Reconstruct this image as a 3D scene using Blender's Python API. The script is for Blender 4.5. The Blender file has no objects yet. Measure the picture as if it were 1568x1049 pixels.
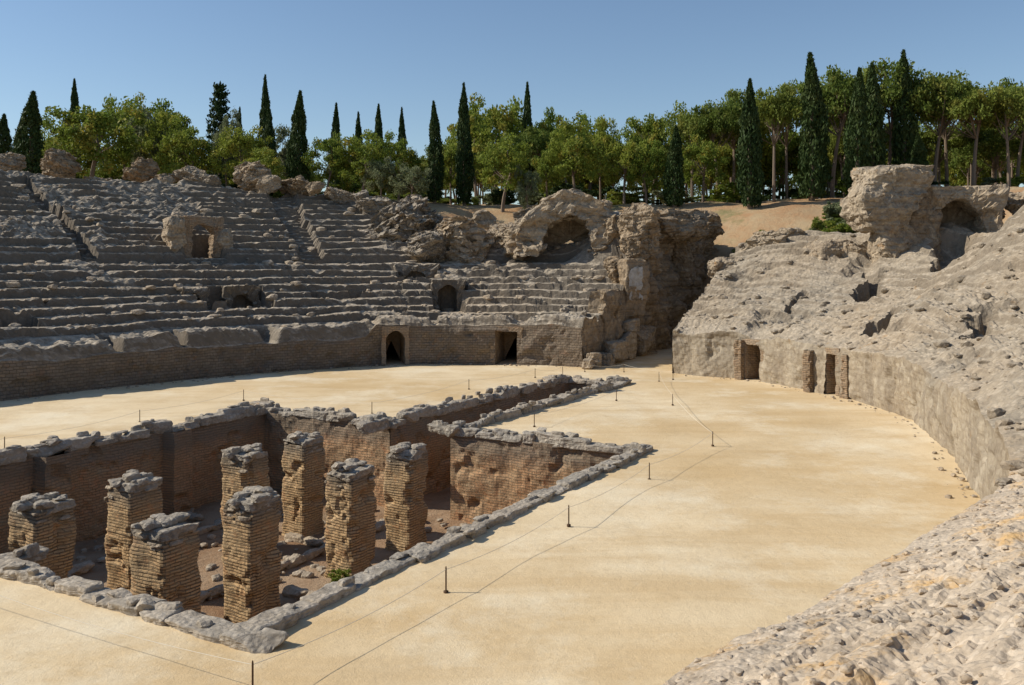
import bpy, bmesh, math, random
import numpy as np
from mathutils import Vector
rng=np.random.default_rng(7)
random.seed(7)
scene=bpy.context.scene
# ------------------------------------------------------------------ noise
def _h(ix,iy,iz,seed):
    h=(ix.astype(np.uint32)*np.uint32(374761393)+iy.astype(np.uint32)*np.uint32(668265263)
       +iz.astype(np.uint32)*np.uint32(2246822519)+np.uint32((seed*3266489917)&0xffffffff))
    h=(h^(h>>np.uint32(13)))*np.uint32(1274126177)
    h=(h^(h>>np.uint32(16)))*np.uint32(2654435761)
    h=h^(h>>np.uint32(15))
    return h.astype(np.float64)/4294967295.0*2-1
def vn(p,seed=0):
    i=np.floor(p).astype(np.int64); f=p-i; u=f*f*(3-2*f)
    r=0
    for dx in (0,1):
        wx=u[...,0] if dx else 1-u[...,0]
        for dy in (0,1):
            wy=u[...,1] if dy else 1-u[...,1]
            for dz in (0,1):
                wz=u[...,2] if dz else 1-u[...,2]
                r=r+wx*wy*wz*_h(i[...,0]+dx,i[...,1]+dy,i[...,2]+dz,seed)
    return r
def fbm(p,sc=1.0,octv=4,seed=0,gain=.5):
    r=0;a=1;t=0
    q=np.asarray(p,float)*sc+17.3
    for o in range(octv):
        r=r+a*vn(q,seed+o*31); t+=a; a*=gain; q=q*2.03+5.1
    return r/t*1.4
def P3(x,y,z=0): 
    x=np.asarray(x,float); y=np.asarray(y,float)
    x,y,z=np.broadcast_arrays(x,y,np.asarray(z,float))
    return np.stack([x,y,z],-1)
def sm(x,a,b):
    t=np.clip((x-a)/(b-a),0,1); return t*t*(3-2*t)
def rugged(V,seed,amp,sc=1.0):
    """broken-masonry relief: ridged facets + strata + blocky steps"""
    out=[]
    ST=np.array([.55,.55,3.2])
    for c in range(3):
        r_=(.35-np.abs(fbm(V+c*9.1,.8*sc,4,seed+c,.6)))*1.0
        s_=fbm(V*ST+c*3.3,1.0*sc,3,seed+20+c)*.4
        b_=np.round(fbm(V+c*4.1,1.3*sc,2,seed+40+c)*5)/5*.5
        f_=fbm(V,4.5*sc,4,seed+60+c,.7)*.30
        out.append((r_+s_+b_+f_)*amp*(1 if c<2 else .55))
    return np.stack(out,-1)
# ------------------------------------------------------------------ mesh helpers
def link(o,parent=None):
    scene.collection.objects.link(o)
    if parent: o.parent=parent
    return o
def mk(name,V,F,mats,smooth=True,uv=None,parent=None,fmat=None):
    me=bpy.data.meshes.new(name)
    V=np.ascontiguousarray(V,dtype=np.float32).reshape(-1,3)
    F=np.asarray(F)
    n,k=F.shape
    me.vertices.add(len(V)); me.vertices.foreach_set('co',V.ravel())
    me.loops.add(n*k); me.loops.foreach_set('vertex_index',F.astype(np.int32).ravel())
    me.polygons.add(n)
    me.polygons.foreach_set('loop_start',np.arange(0,n*k,k,dtype=np.int32))
    me.polygons.foreach_set('loop_total',np.full(n,k,dtype=np.int32))
    if not isinstance(mats,(list,tuple)): mats=[mats]
    for m in mats: me.materials.append(m)
    if fmat is not None: me.polygons.foreach_set('material_index',np.asarray(fmat,dtype=np.int32))
    me.polygons.foreach_set('use_smooth',np.full(n,bool(smooth)))
    if uv is not None:
        l=me.uv_layers.new(name='UVMap')
        l.data.foreach_set('uv',np.ascontiguousarray(uv[F.ravel()],dtype=np.float32).ravel())
    me.update(calc_edges=True); me.validate()
    o=bpy.data.objects.new(name,me)
    return link(o,parent)
def gridF(n,m,mask=None,wrap_m=False,wrap_n=False,flip=False):
    nn=n if wrap_n else n-1; mm=m if wrap_m else m-1
    i,j=np.meshgrid(np.arange(nn),np.arange(mm),indexing='ij')
    i2=(i+1)%n; j2=(j+1)%m
    F=np.stack([i*m+j,i2*m+j,i2*m+j2,i*m+j2],-1)
    if flip: F=F[...,::-1]
    if mask is not None: F=F[mask]
    return F.reshape(-1,4)
def empty(name,loc=(0,0,0)):
    o=bpy.data.objects.new(name,None); o.location=loc; return link(o)
_ico={}
def ico(s):
    if s not in _ico:
        bm=bmesh.new(); bmesh.ops.create_icosphere(bm,subdivisions=s,radius=1)
        V=np.array([v.co[:] for v in bm.verts]); F=np.array([[v.index for v in f.verts] for f in bm.faces]); bm.free()
        _ico[s]=(V,F)
    return _ico[s]
def rockgeo(c,dims,rotz=0,seed=0,sub=3,p=4.5,rough=.12,cuts=6,tilt=0,rug=0,rsc=1.0):
    V,F=ico(s=sub); r=np.random.default_rng(seed+100)
    V=V/((np.abs(V)**p).sum(1)**(1/p))[:,None]
    for k in range(cuts):
        n=r.normal(size=3); n/=np.linalg.norm(n); d=r.uniform(.66,1.0)
        V=V-np.maximum(0,V@n-d)[:,None]*n*.97
    D=np.array(dims)/2
    W=V*D
    m=float(np.mean(D)); mn=float(np.min(D))
    off=r.uniform(-50,50,3)
    if rough: W=W+np.stack([fbm(W+off+k*9,1.1/m,4,seed+k,.6) for k in range(3)],-1)*rough*(m*.5+mn*.5)
    if rug: W=W+rugged(W+off,seed,rug,rsc)
    if tilt:
        ct,st=math.cos(tilt),math.sin(tilt); x=W[:,0]*ct-W[:,2]*st; z=W[:,0]*st+W[:,2]*ct; W=np.stack([x,W[:,1],z],-1)
    c_,s_=math.cos(rotz),math.sin(rotz)
    x=W[:,0]*c_-W[:,1]*s_; y=W[:,0]*s_+W[:,1]*c_
    return np.stack([x,y,W[:,2]],-1)+np.array(c),F
class Acc:
    def __init__(s): s.V=[];s.F=[];s.n=0
    def add(s,g):
        V,F=g; s.V.append(V); s.F.append(F+s.n); s.n+=len(V)
    def make(s,name,mat,**k): return mk(name,np.concatenate(s.V),np.concatenate(s.F),mat,**k)
def rock(name,c,dims,rotz=0,seed=0,sub=6,mat=None,**k):
    V,F=rockgeo(c,dims,rotz,seed,sub,**k); 
    return mk(name,V,F,mat,smooth=False)
# ------------------------------------------------------------------ materials
def newmat(name,rough=.9):
    m=bpy.data.materials.new(name); m.use_nodes=True; nt=m.node_tree
    b=nt.nodes['Principled BSDF']; b.inputs['Roughness'].default_value=rough
    b.inputs['Specular IOR Level'].default_value=.12
    return m,nt,b
def nd(nt,t,**k):
    n=nt.nodes.new(t)
    for a,v in k.items(): setattr(n,a,v)
    return n
def noiseN(nt,vec,scale,detail=6,rough=.6):
    n=nd(nt,'ShaderNodeTexNoise'); n.inputs['Scale'].default_value=scale; n.inputs['Detail'].default_value=detail
    n.inputs['Roughness'].default_value=rough; nt.links.new(vec,n.inputs['Vector']); return n.outputs['Fac']
def rampN(nt,fac,p0,p1):
    n=nd(nt,'ShaderNodeMapRange'); n.inputs['From Min'].default_value=p0; n.inputs['From Max'].default_value=p1
    nt.links.new(fac,n.inputs['Value']); return n.outputs['Result']
def mixc(nt,fac,a,b,mode='MIX'):
    n=nd(nt,'ShaderNodeMix',data_type='RGBA',blend_type=mode)
    if hasattr(fac,'is_linked') or hasattr(fac,'links'): nt.links.new(fac,n.inputs[0])
    else: n.inputs[0].default_value=fac
    for v,i in ((a,6),(b,7)):
        if isinstance(v,tuple): n.inputs[i].default_value=(*v,1)
        else: nt.links.new(v,n.inputs[i])
    return n.outputs[2]
def mathn(nt,op,a,b=None):
    n=nd(nt,'ShaderNodeMath',operation=op)
    for v,i in ((a,0),(b,1)):
        if v is None: continue
        if isinstance(v,(int,float)): n.inputs[i].default_value=v
        else: nt.links.new(v,n.inputs[i])
    return n.outputs[0]
def bumpN(nt,h,strength,dist,b):
    n=nd(nt,'ShaderNodeBump'); n.inputs['Strength'].default_value=strength; n.inputs['Distance'].default_value=dist
    nt.links.new(h,n.inputs['Height']); nt.links.new(n.outputs[0],b.inputs['Normal'])
def mapn(nt,v,sc,rot=(0,0,0)):
    mp=nd(nt,'ShaderNodeMapping'); nt.links.new(v,mp.inputs[0]); mp.inputs['Scale'].default_value=sc; mp.inputs['Rotation'].default_value=rot; return mp.outputs[0]
def stone(name,ca,cb,cdark,lichen=.0,pebble=7.0,bump=.10,lich_c=(.36,.2,.07),strata=0,vstain=0,steep_shade=0,dk=.7):
    m,nt,b=newmat(name)
    tc=nd(nt,'ShaderNodeTexCoord').outputs['Object']
    n1=rampN(nt,noiseN(nt,tc,.45,8,.65),.35,.65)
    c=mixc(nt,n1,ca,cb)
    c=mixc(nt,mathn(nt,'MULTIPLY',rampN(nt,noiseN(nt,tc,.16,5,.6),.45,.65),.45),c,(cb[0]*1.02,cb[1]*.9,cb[2]*.76))
    c=mixc(nt,mathn(nt,'MULTIPLY',rampN(nt,noiseN(nt,mapn(nt,tc,(1,1,1),(1,2,3)),.23,6,.65),.5,.66),.4),c,(ca[0]*.72,ca[1]*.76,ca[2]*.82))
    n2=rampN(nt,noiseN(nt,tc,2.3,8,.7),.5,.72)
    c=mixc(nt,mathn(nt,'MULTIPLY',n2,dk),c,cdark)
    vo=nd(nt,'ShaderNodeTexVoronoi'); vo.inputs['Scale'].default_value=pebble; nt.links.new(tc,vo.inputs['Vector'])
    vr=rampN(nt,vo.outputs['Distance'],.05,.6)
    c=mixc(nt,mathn(nt,'MULTIPLY',vr,.45*dk/.7),c,mixc(nt,.5,c,cdark))
    vs=nd(nt,'ShaderNodeSeparateColor'); nt.links.new(vo.outputs['Color'],vs.inputs[0])
    c=mixc(nt,mathn(nt,'MULTIPLY',rampN(nt,vs.outputs[0],.6,1.),.35),c,tuple(min(1,x*1.45) for x in cb))
    if lichen>0:
        nl=rampN(nt,noiseN(nt,tc,1.3,7,.7),.66-lichen*.2,.74-lichen*.1)
        c=mixc(nt,mathn(nt,'MULTIPLY',nl,.7),c,lich_c)
    h=mathn(nt,'ADD',noiseN(nt,tc,4,10,.72),mathn(nt,'MULTIPLY',vr,-.5))
    h=mathn(nt,'ADD',h,mathn(nt,'MULTIPLY',noiseN(nt,tc,18,6,.7),.4))
    if strata:
        s_=noiseN(nt,mapn(nt,tc,(.35,.35,6.)),1.0,6,.65)
        c=mixc(nt,mathn(nt,'MULTIPLY',rampN(nt,s_,.5,.66),strata),c,cdark); h=mathn(nt,'ADD',h,mathn(nt,'MULTIPLY',s_,-strata))
    if vstain:
        s_=noiseN(nt,mapn(nt,tc,(1.2,1.2,.12)),1.0,6,.65)
        c=mixc(nt,mathn(nt,'MULTIPLY',rampN(nt,s_,.45,.7),vstain),c,cdark)
        s_=noiseN(nt,mapn(nt,tc,(.7,.7,.2),(0,0,.5)),1.0,6,.65)
        c=mixc(nt,mathn(nt,'MULTIPLY',rampN(nt,s_,.52,.7),vstain),c,tuple(min(1,x*1.2) for x in cb))
    if steep_shade: # riser shade put into the colour: upright faces mixed darker for row contrast
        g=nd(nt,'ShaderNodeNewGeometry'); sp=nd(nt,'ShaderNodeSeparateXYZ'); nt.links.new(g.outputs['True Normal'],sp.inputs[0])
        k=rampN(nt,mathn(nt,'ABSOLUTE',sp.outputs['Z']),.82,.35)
        c=mixc(nt,mathn(nt,'MULTIPLY',k,steep_shade),c,cdark)
    nt.links.new(c,b.inputs['Base Color'])
    bumpN(nt,h,1.0,bump,b)
    return m
def brick(name,ca,cb,cm,stain,bump=.03,rowh=.1,topdark=None,st=.8):
    m,nt,b=newmat(name)
    t=nd(nt,'ShaderNodeTexCoord'); tc=t.outputs['Object']; uv=t.outputs['UV']
    nz=nd(nt,'ShaderNodeTexNoise'); nz.inputs['Scale'].default_value=1.6; nz.inputs['Detail'].default_value=5; nt.links.new(tc,nz.inputs['Vector'])
    va=nd(nt,'ShaderNodeVectorMath',operation='SCALE'); va.inputs['Scale'].default_value=.16; nt.links.new(nz.outputs['Color'],va.inputs[0])
    vb=nd(nt,'ShaderNodeVectorMath',operation='ADD'); nt.links.new(uv,vb.inputs[0]); nt.links.new(va.outputs[0],vb.inputs[1])
    br=nd(nt,'ShaderNodeTexBrick'); nt.links.new(vb.outputs[0],br.inputs['Vector'])
    br.inputs['Scale'].default_value=1; br.inputs['Brick Width'].default_value=.31; br.inputs['Row Height'].default_value=rowh
    br.inputs['Mortar Size'].default_value=.014; br.inputs['Mortar Smooth'].default_value=.4
    br.inputs['Color1'].default_value=(*ca,1); br.inputs['Color2'].default_value=(*cb,1); br.inputs['Mortar'].default_value=(*cm,1)
    c=br.outputs['Color']
    c=mixc(nt,mathn(nt,'MULTIPLY',rampN(nt,noiseN(nt,tc,.9,8,.7),.42,.66),st),c,stain)
    c=mixc(nt,mathn(nt,'MULTIPLY',rampN(nt,noiseN(nt,tc,2.1,6,.7),.55,.7),.5),c,(ca[0]*1.1,ca[1]*.78,ca[2]*.65))
    c=mixc(nt,mathn(nt,'MULTIPLY',rampN(nt,noiseN(nt,tc,7,5,.7),.5,.75),.5),c,tuple(x*.4 for x in stain))
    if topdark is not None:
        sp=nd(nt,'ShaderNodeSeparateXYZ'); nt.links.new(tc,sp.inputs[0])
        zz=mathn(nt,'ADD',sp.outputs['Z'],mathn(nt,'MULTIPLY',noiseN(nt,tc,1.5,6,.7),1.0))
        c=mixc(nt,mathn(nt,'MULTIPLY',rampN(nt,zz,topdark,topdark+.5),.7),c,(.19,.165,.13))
    nt.links.new(c,b.inputs['Base Color'])
    h=mathn(nt,'ADD',mathn(nt,'MULTIPLY',br.outputs['Fac'],-.7),noiseN(nt,tc,9,8,.7))
    bumpN(nt,h,1.0,bump,b)
    return m
M_step=stone('weathered_concrete_steps',(.37,.315,.24),(.50,.43,.335),(.10,.083,.065),.2,5,.04,steep_shade=.8)
M_right=stone('weathered_concrete_pale',(.39,.325,.24),(.48,.405,.305),(.15,.12,.088),.25,6,.06,steep_shade=.6)
M_near=stone('pebbly_concrete',(.47,.39,.295),(.57,.485,.38),(.21,.165,.12),.6,14,.03,(.58,.35,.12),dk=.65)
M_ruin=stone('ruin_concrete',(.38,.305,.215),(.48,.395,.285),(.13,.10,.075),.35,5,.08,(.50,.28,.11),strata=.4)
M_cliff=stone('broken_masonry',(.33,.25,.165),(.43,.34,.235),(.10,.074,.05),.5,3.5,.12,(.42,.25,.10),strata=.5)
M_cap=stone('rim_stone',(.33,.295,.24),(.46,.405,.33),(.11,.09,.07),.1,9,.03)
M_rub=stone('rubble_stone',(.35,.29,.215),(.48,.40,.30),(.13,.10,.075),.2,9,.04)
M_podL=brick('podium_masonry_dark',(.26,.205,.15),(.20,.16,.12),(.13,.105,.08),(.15,.12,.09),.06,.16)
M_podR=stone('podium_masonry_pale',(.32,.27,.20),(.40,.345,.26),(.16,.125,.09),.1,4,.05,strata=.4,vstain=.65)
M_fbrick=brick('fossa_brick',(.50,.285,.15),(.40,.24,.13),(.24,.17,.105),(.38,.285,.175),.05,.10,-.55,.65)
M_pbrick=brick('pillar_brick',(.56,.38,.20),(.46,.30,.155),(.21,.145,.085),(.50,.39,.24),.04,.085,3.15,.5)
M_frame=brick('brick_arch',(.40,.28,.175),(.33,.24,.155),(.2,.15,.1),(.33,.265,.195),.05,.1)
def sandmat():
    m,nt,b=newmat('sand'); tc=nd(nt,'ShaderNodeTexCoord').outputs['Object']
    c=mixc(nt,rampN(nt,noiseN(nt,tc,.065,5,.55),.36,.58),(.61,.435,.225),(.77,.625,.41))
    s_=noiseN(nt,mapn(nt,tc,(.12,.8,1),(0,0,math.radians(-60))),.9,6,.6)
    c=mixc(nt,mathn(nt,'MULTIPLY',rampN(nt,s_,.48,.66),.5),c,(.56,.385,.19))
    c=mixc(nt,mathn(nt,'MULTIPLY',rampN(nt,noiseN(nt,tc,.4,8,.65),.48,.68),.45),c,(.53,.37,.185))
    c=mixc(nt,mathn(nt,'MULTIPLY',rampN(nt,noiseN(nt,tc,.22,8,.7),.5,.66),.65),c,(.83,.73,.54))
    c=mixc(nt,mathn(nt,'MULTIPLY',rampN(nt,noiseN(nt,tc,2.2,9,.8),.53,.68),.3),c,(.46,.33,.18))
    c=mixc(nt,mathn(nt,'MULTIPLY',rampN(nt,noiseN(nt,tc,14,6,.8),.53,.75),.4),c,(.38,.28,.16))
    nt.links.new(c,b.inputs['Base Color'])
    bumpN(nt,mathn(nt,'ADD',noiseN(nt,tc,3,8,.7),mathn(nt,'MULTIPLY',noiseN(nt,tc,30,4,.7),.3)),.8,.035,b)
    return m
M_sand=sandmat()
def earthmat(name,a,b_,g,gl=.5):
    m,nt,b=newmat(name); tc=nd(nt,'ShaderNodeTexCoord').outputs['Object']
    c=mixc(nt,rampN(nt,noiseN(nt,tc,.3,8,.7),.4,.6),a,b_)
    c=mixc(nt,rampN(nt,noiseN(nt,tc,.17,9,.75),gl,gl+.12),c,g)
    nt.links.new(c,b.inputs['Base Color'])
    bumpN(nt,noiseN(nt,tc,3,9,.75),1,.15,b); return m
M_earth=earthmat('dry_earth',(.42,.25,.13),(.46,.34,.20),(.24,.21,.10),.54)
M_ffloor=earthmat('fossa_earth',(.30,.18,.10),(.42,.30,.195),(.15,.12,.07),.56)
m,nt,b=newmat('grey_plaster'); 
tc=nd(nt,'ShaderNodeTexCoord').outputs['Object']
nt.links.new(mixc(nt,rampN(nt,noiseN(nt,tc,2.5,8,.7),.38,.62),(.50,.49,.47),(.33,.29,.235)),b.inputs['Base Color']); M_white=m
m,nt,b=newmat('rusted_iron',.6); tc=nd(nt,'ShaderNodeTexCoord').outputs['Object']
nt.links.new(mixc(nt,noiseN(nt,tc,20),(.06,.035,.02),(.12,.07,.04)),b.inputs['Base Color']); M_iron=m
m,nt,b=newmat('rope_fibre',.8); tc=nd(nt,'ShaderNodeTexCoord').outputs['Object']
nt.links.new(mixc(nt,noiseN(nt,tc,30),(.62,.55,.42),(.72,.66,.55)),b.inputs['Base Color']); M_rope=m
def leafmat(name,a,b_,c_,tr=.25):
    m,nt,b=newmat(name,.6); g=nd(nt,'ShaderNodeTexCoord').outputs['Object']
    oi=nd(nt,'ShaderNodeObjectInfo').outputs['Random']
    ge=nd(nt,'ShaderNodeNewGeometry')
    f=mathn(nt,'ADD',mathn(nt,'MULTIPLY',oi,.6),mathn(nt,'MULTIPLY',ge.outputs['Random Per Island'],.4))
    c=mixc(nt,f,a,b_)
    c=mixc(nt,rampN(nt,noiseN(nt,g,5,3),.52,.7),c,c_)
    nt.links.new(c,b.inputs['Base Color'])
    t=nd(nt,'ShaderNodeBsdfTranslucent'); nt.links.new(c,t.inputs['Color'])
    mx=nd(nt,'ShaderNodeMixShader'); mx.inputs[0].default_value=tr
    nt.links.new(b.outputs[0],mx.inputs[1]); nt.links.new(t.outputs[0],mx.inputs[2])
    nt.links.new(mx.outputs[0],nt.nodes['Material Output'].inputs['Surface']); return m
M_leaf=leafmat('broadleaf_foliage',(.12,.185,.03),(.26,.29,.045),(.37,.30,.055),.38)
M_pine=leafmat('pine_foliage',(.10,.15,.03),(.21,.245,.045),(.28,.265,.06),.35)
M_cyp=leafmat('cypress_foliage',(.028,.052,.016),(.052,.08,.022),(.08,.10,.03),.12)
M_olive=leafmat('olive_foliage',(.13,.16,.08),(.20,.22,.11),(.25,.25,.13),.3)
m,nt,b=newmat('bark'); tc=nd(nt,'ShaderNodeTexCoord').outputs['Object']
nt.links.new(mixc(nt,noiseN(nt,tc,12),(.14,.105,.075),(.27,.21,.16)),b.inputs['Base Color']); M_bark=m

# ------------------------------------------------------------------ plan frame of the pit (long axis A, short axis B)
A=np.array([.5,.866]); Bv=np.array([-.866,.5]); C0=np.array([-4.6,15.6])
def ab(a,b): return C0+np.asarray(a)[...,None]*A+np.asarray(b)[...,None]*Bv
def lines(lo,hi,step,must):
    l=list(np.arange(lo,hi+.01,step)); 
    l=[v for v in l if all(abs(v-q)>step*.4 for q in must)]+list(must)
    return np.array(sorted(l))
HA0,HA1,HB0,HB1=.5,18.2,.4,17.6; CB0,CB1=7.9,10.8; CA0,CA1=-12.,34.
la=lines(-36,62,.4,[HA0,HA1,CA0,CA1]); lb=lines(-22,42,.4,[HB0,HB1,CB0,CB1])
ga,gb=np.meshgrid(la,lb,indexing='ij'); xy=ab(ga,gb)
z=fbm(P3(xy[...,0],xy[...,1]),.25,5,3)*.07-.03
inh=lambda a,b:((a>HA0)&(a<HA1)&(b>HB0)&(b<HB1))|((a>CA0)&(a<CA1)&(b>CB0)&(b<CB1))
ca=(la[:-1]+la[1:])/2; cb=(lb[:-1]+lb[1:])/2
mask=~inh(ca[:,None],cb[None,:])
mk('arena_sand_ground',np.concatenate([xy,z[...,None]],-1),gridF(len(la),len(lb),mask),M_sand)
# ------------------------------------------------------------------ fossa
FZ=-3.3
fa=np.arange(-13,35.1,.25); fb=np.arange(-.2,18.3,.25)
ga,gb=np.meshgrid(fa,fb,indexing='ij'); xy=ab(ga,gb)
z=FZ+fbm(P3(xy[...,0],xy[...,1]),.8,5,5)*.14
mk('fossa_floor_ground',np.concatenate([xy,z[...,None]],-1),gridF(len(fa),len(fb)),M_ffloor)
poly=[(HA0,HB0),(HA1,HB0),(HA1,CB0),(CA1,CB0),(CA1,CB1),(HA1,CB1),(HA1,HB1),(HA0,HB1),(HA0,CB1),(CA0,CB1),(CA0,CB0),(HA0,CB0)]
fossa=empty('fossa_brick_walls',(0,0,0))
u0=0
for k in range(len(poly)):
    p=np.array(poly[k]); q=np.array(poly[(k+1)%len(poly)]); L=np.linalg.norm(q-p)
    n=max(2,int(L/.09)); m_=40
    t=np.linspace(0,1,n); zz=np.linspace(FZ-.2,-.02,m_)
    P=p+(q-p)*t[:,None]; nrm=np.array([-(q-p)[1],(q-p)[0]])/L
    W=ab(P[:,0],P[:,1]); nw=nrm[0]*A+nrm[1]*Bv
    V=np.zeros((n,m_,3)); V[...,0]=W[:,0,None]; V[...,1]=W[:,1,None]; V[...,2]=zz[None,:]
    dsp=fbm(V,.9,5,11+k,.6)*.14-np.maximum(0,fbm(V,1.6,3,19+k)-.3)*.35
    if k==6:
        aa=P[:,0]
        for c in (2.6,8.1,13.3): dsp=dsp+(.55*(np.abs(aa-c)<.5))[:,None]
    edge=(np.minimum(t,1-t)*L); dsp=dsp*sm(edge,0,.3)[:,None]
    V[...,0]+=nw[0]*(dsp+.02); V[...,1]+=nw[1]*(dsp+.02)
    U=np.zeros((n,m_,2)); U[...,0]=(u0+t*L)[:,None]; U[...,1]=zz[None,:]
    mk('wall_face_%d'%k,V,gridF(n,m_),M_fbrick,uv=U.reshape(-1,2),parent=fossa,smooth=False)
    u0+=L
acc=Acc(); r=random.Random(5)
for k in range(len(poly)):
    p=np.array(poly[k]); q=np.array(poly[(k+1)%len(poly)]); L=np.linalg.norm(q-p); d=(q-p)/L
    nrm=np.array([-d[1],d[0]]); s=-.3
    dw=d[0]*A+d[1]*Bv; ang=math.atan2(dw[1],dw[0])
    nearr=k in (0,11,7,8)
    while s<L+.3:
        l=r.uniform(.5,1.5); w=r.uniform(.42,.6); h=r.uniform(.12,.2)+ (r.random()*.06 if nearr else r.random()*.3)
        c=p+d*(s+l/2)-nrm*(w/2-.08+r.uniform(-.05,.05)); W=ab(c[0],c[1])
        sb=4 if (c[0]<19) else 3
        acc.add(rockgeo((W[0],W[1],h/2-.10),(l*1.1,w*1.05,h+.06),ang+r.uniform(-.03,.03),r.randint(0,9999),sb,p=9,rough=.10,cuts=2,rug=.06,rsc=2.2))
        for _ in range(2 if nearr else 3):
            if r.random()<(.45 if nearr else .7):
                c2=c+d*r.uniform(-.5,.5)-nrm*r.uniform(-.16,.2); W=ab(c2[0],c2[1])
                acc.add(rockgeo((W[0],W[1],h-.06),(r.uniform(.2,.55),r.uniform(.15,.35),r.uniform(.1,.2 if nearr else .34)),ang+r.uniform(-.3,.3),r.randint(0,9999),3,p=6,rough=.16,cuts=5))
        s+=l*.97
acc.make('rim_stones',M_cap,parent=fossa,smooth=False)
acc=Acc()
for i in range(320):
    a=r.uniform(.7,18);b_=r.uniform(.6,17.4); W=ab(a,b_); q=r.uniform(.08,.32)
    acc.add(rockgeo((W[0],W[1],FZ+.05),(q*1.4,q,q*.7),r.uniform(0,3),i,2))
for (a0,b0,a1,b1) in ((3,9.3,17,9.3),(5.5,3,17,3),(9,1,9,8),(13,10,13,17),(3,14.5,17,14.5)):
    L=math.hypot(a1-a0,b1-b0); n=int(L/.8)
    for i in range(n):
        if r.random()<.25: continue
        t=i/n; W=ab(a0+(a1-a0)*t,b0+(b1-b0)*t); dd=A*(a1-a0)+Bv*(b1-b0)
        acc.add(rockgeo((W[0],W[1],FZ+.1),(.95,.4,.35),math.atan2(dd[1],dd[0]),i*7+3,3,p=6,rough=.2))
acc.make('fallen_rubble',M_rub,parent=fossa,smooth=False)
# ------------------------------------------------------------------ brick pillars
def pillar(name,pos,w,z0,z1,ang,seed,mat=M_pbrick,cap=True):
    e=empty(name,(pos[0],pos[1],z0))
    ns=12; course=.085; nr=int((z1-z0)/course)
    rr=np.random.default_rng(seed)
    side=np.linspace(-1,1,ns,endpoint=False)
    ring=np.concatenate([np.stack([side,-np.ones(ns)],-1),np.stack([np.ones(ns),side],-1),np.stack([-side,np.ones(ns)],-1),np.stack([-np.ones(ns),-side],-1)])
    rc=ring/(np.abs(ring)**14).sum(1,keepdims=True)**(1/14)
    per=np.linspace(0,4*w,len(ring),endpoint=False)
    V=[];U=[]
    for k in range(nr):
        ins=rr.uniform(-.02,.02)
        for (f,sc) in ((.04,0),(.74,0),(.78,-.022),(1.0,-.022)):
            zz=(k+f)*course; s=w/2+ins*.6+sc
            P=rc*s; Q=P3(P[:,0]+seed*3,P[:,1],zz)
            er=fbm(Q,1.1,3,seed,.5)*.055+fbm(Q,5,2,seed+3)*.022-np.maximum(0,fbm(Q,2.2,3,seed+8)-.25)*.28
            tz=zz/(z1-z0); er=er-sm(tz,.82,1)*.03*(1+fbm(Q,3,2,seed+9)*1.2)-.03*np.exp(-((tz-.18)/.12)**2)
            P=P*(1+er/(w/2))[:,None]
            V.append(np.stack([P[:,0],P[:,1],np.full(len(P),zz)],-1)); U.append(np.stack([per,np.full(len(P),zz)],-1))
    V=np.array(V);U=np.array(U)
    c,s=math.cos(ang),math.sin(ang)
    V=np.stack([V[...,0]*c-V[...,1]*s,V[...,0]*s+V[...,1]*c,V[...,2]],-1)
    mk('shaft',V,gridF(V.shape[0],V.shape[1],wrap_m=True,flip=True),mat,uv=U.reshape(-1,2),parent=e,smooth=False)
    if cap:
        ac=Acc(); H=z1-z0
        ac.add(rockgeo((0,0,H-.04),(w*.98,w*.98,.26),ang,seed+50,5,p=10,rough=.10,cuts=2,rug=.08,rsc=2.2))
        for i in range(14):
            q=rr.uniform(.16,.42); ac.add(rockgeo((rr.uniform(-.40,.40)*w,rr.uniform(-.40,.40)*w,H+.04+rr.uniform(0,.16)),(q*1.3,q,q*.55),ang+rr.uniform(-.3,.3),seed*20+i,3,p=6,rough=.2,cuts=5))
        ac.make('broken_cap',M_cap,parent=e,smooth=False)
        ac=Acc()
        for i in range(12):
            sx=rr.choice([-1,1]); q=rr.uniform(.12,.3)
            u_,v_=(sx*w*.47,rr.uniform(-.4,.4)*w) if i%2 else (rr.uniform(-.4,.4)*w,sx*w*.47)
            ac.add(rockgeo((u_*c-v_*s,u_*s+v_*c,H-rr.uniform(.05,.45)),(q*1.4,q*.5,q*.4),ang+(math.pi/2 if i%2 else 0),seed*33+i,3,p=7,rough=.16,cuts=4))
        ac.make('loose_courses',M_rub,parent=e,smooth=False)
    return e
a30=math.radians(60)
for i,(a,b_,w,zt) in enumerate([(4.1,11.7,1.2,-.05),(6.7,11.3,1.15,.05),(4.5,7.3,1.2,-.15),(7.1,7.0,1.15,0.),(11.3,11.6,1.15,.0),(14.0,11.5,1.1,.05),(11.3,7.06,1.15,.0),(14.4,7.2,1.1,.0)]):
    W=ab(a,b_); pillar('brick_pillar',W,w,FZ-.05,zt,a30+random.uniform(-.05,.05),11+i*7)
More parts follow.
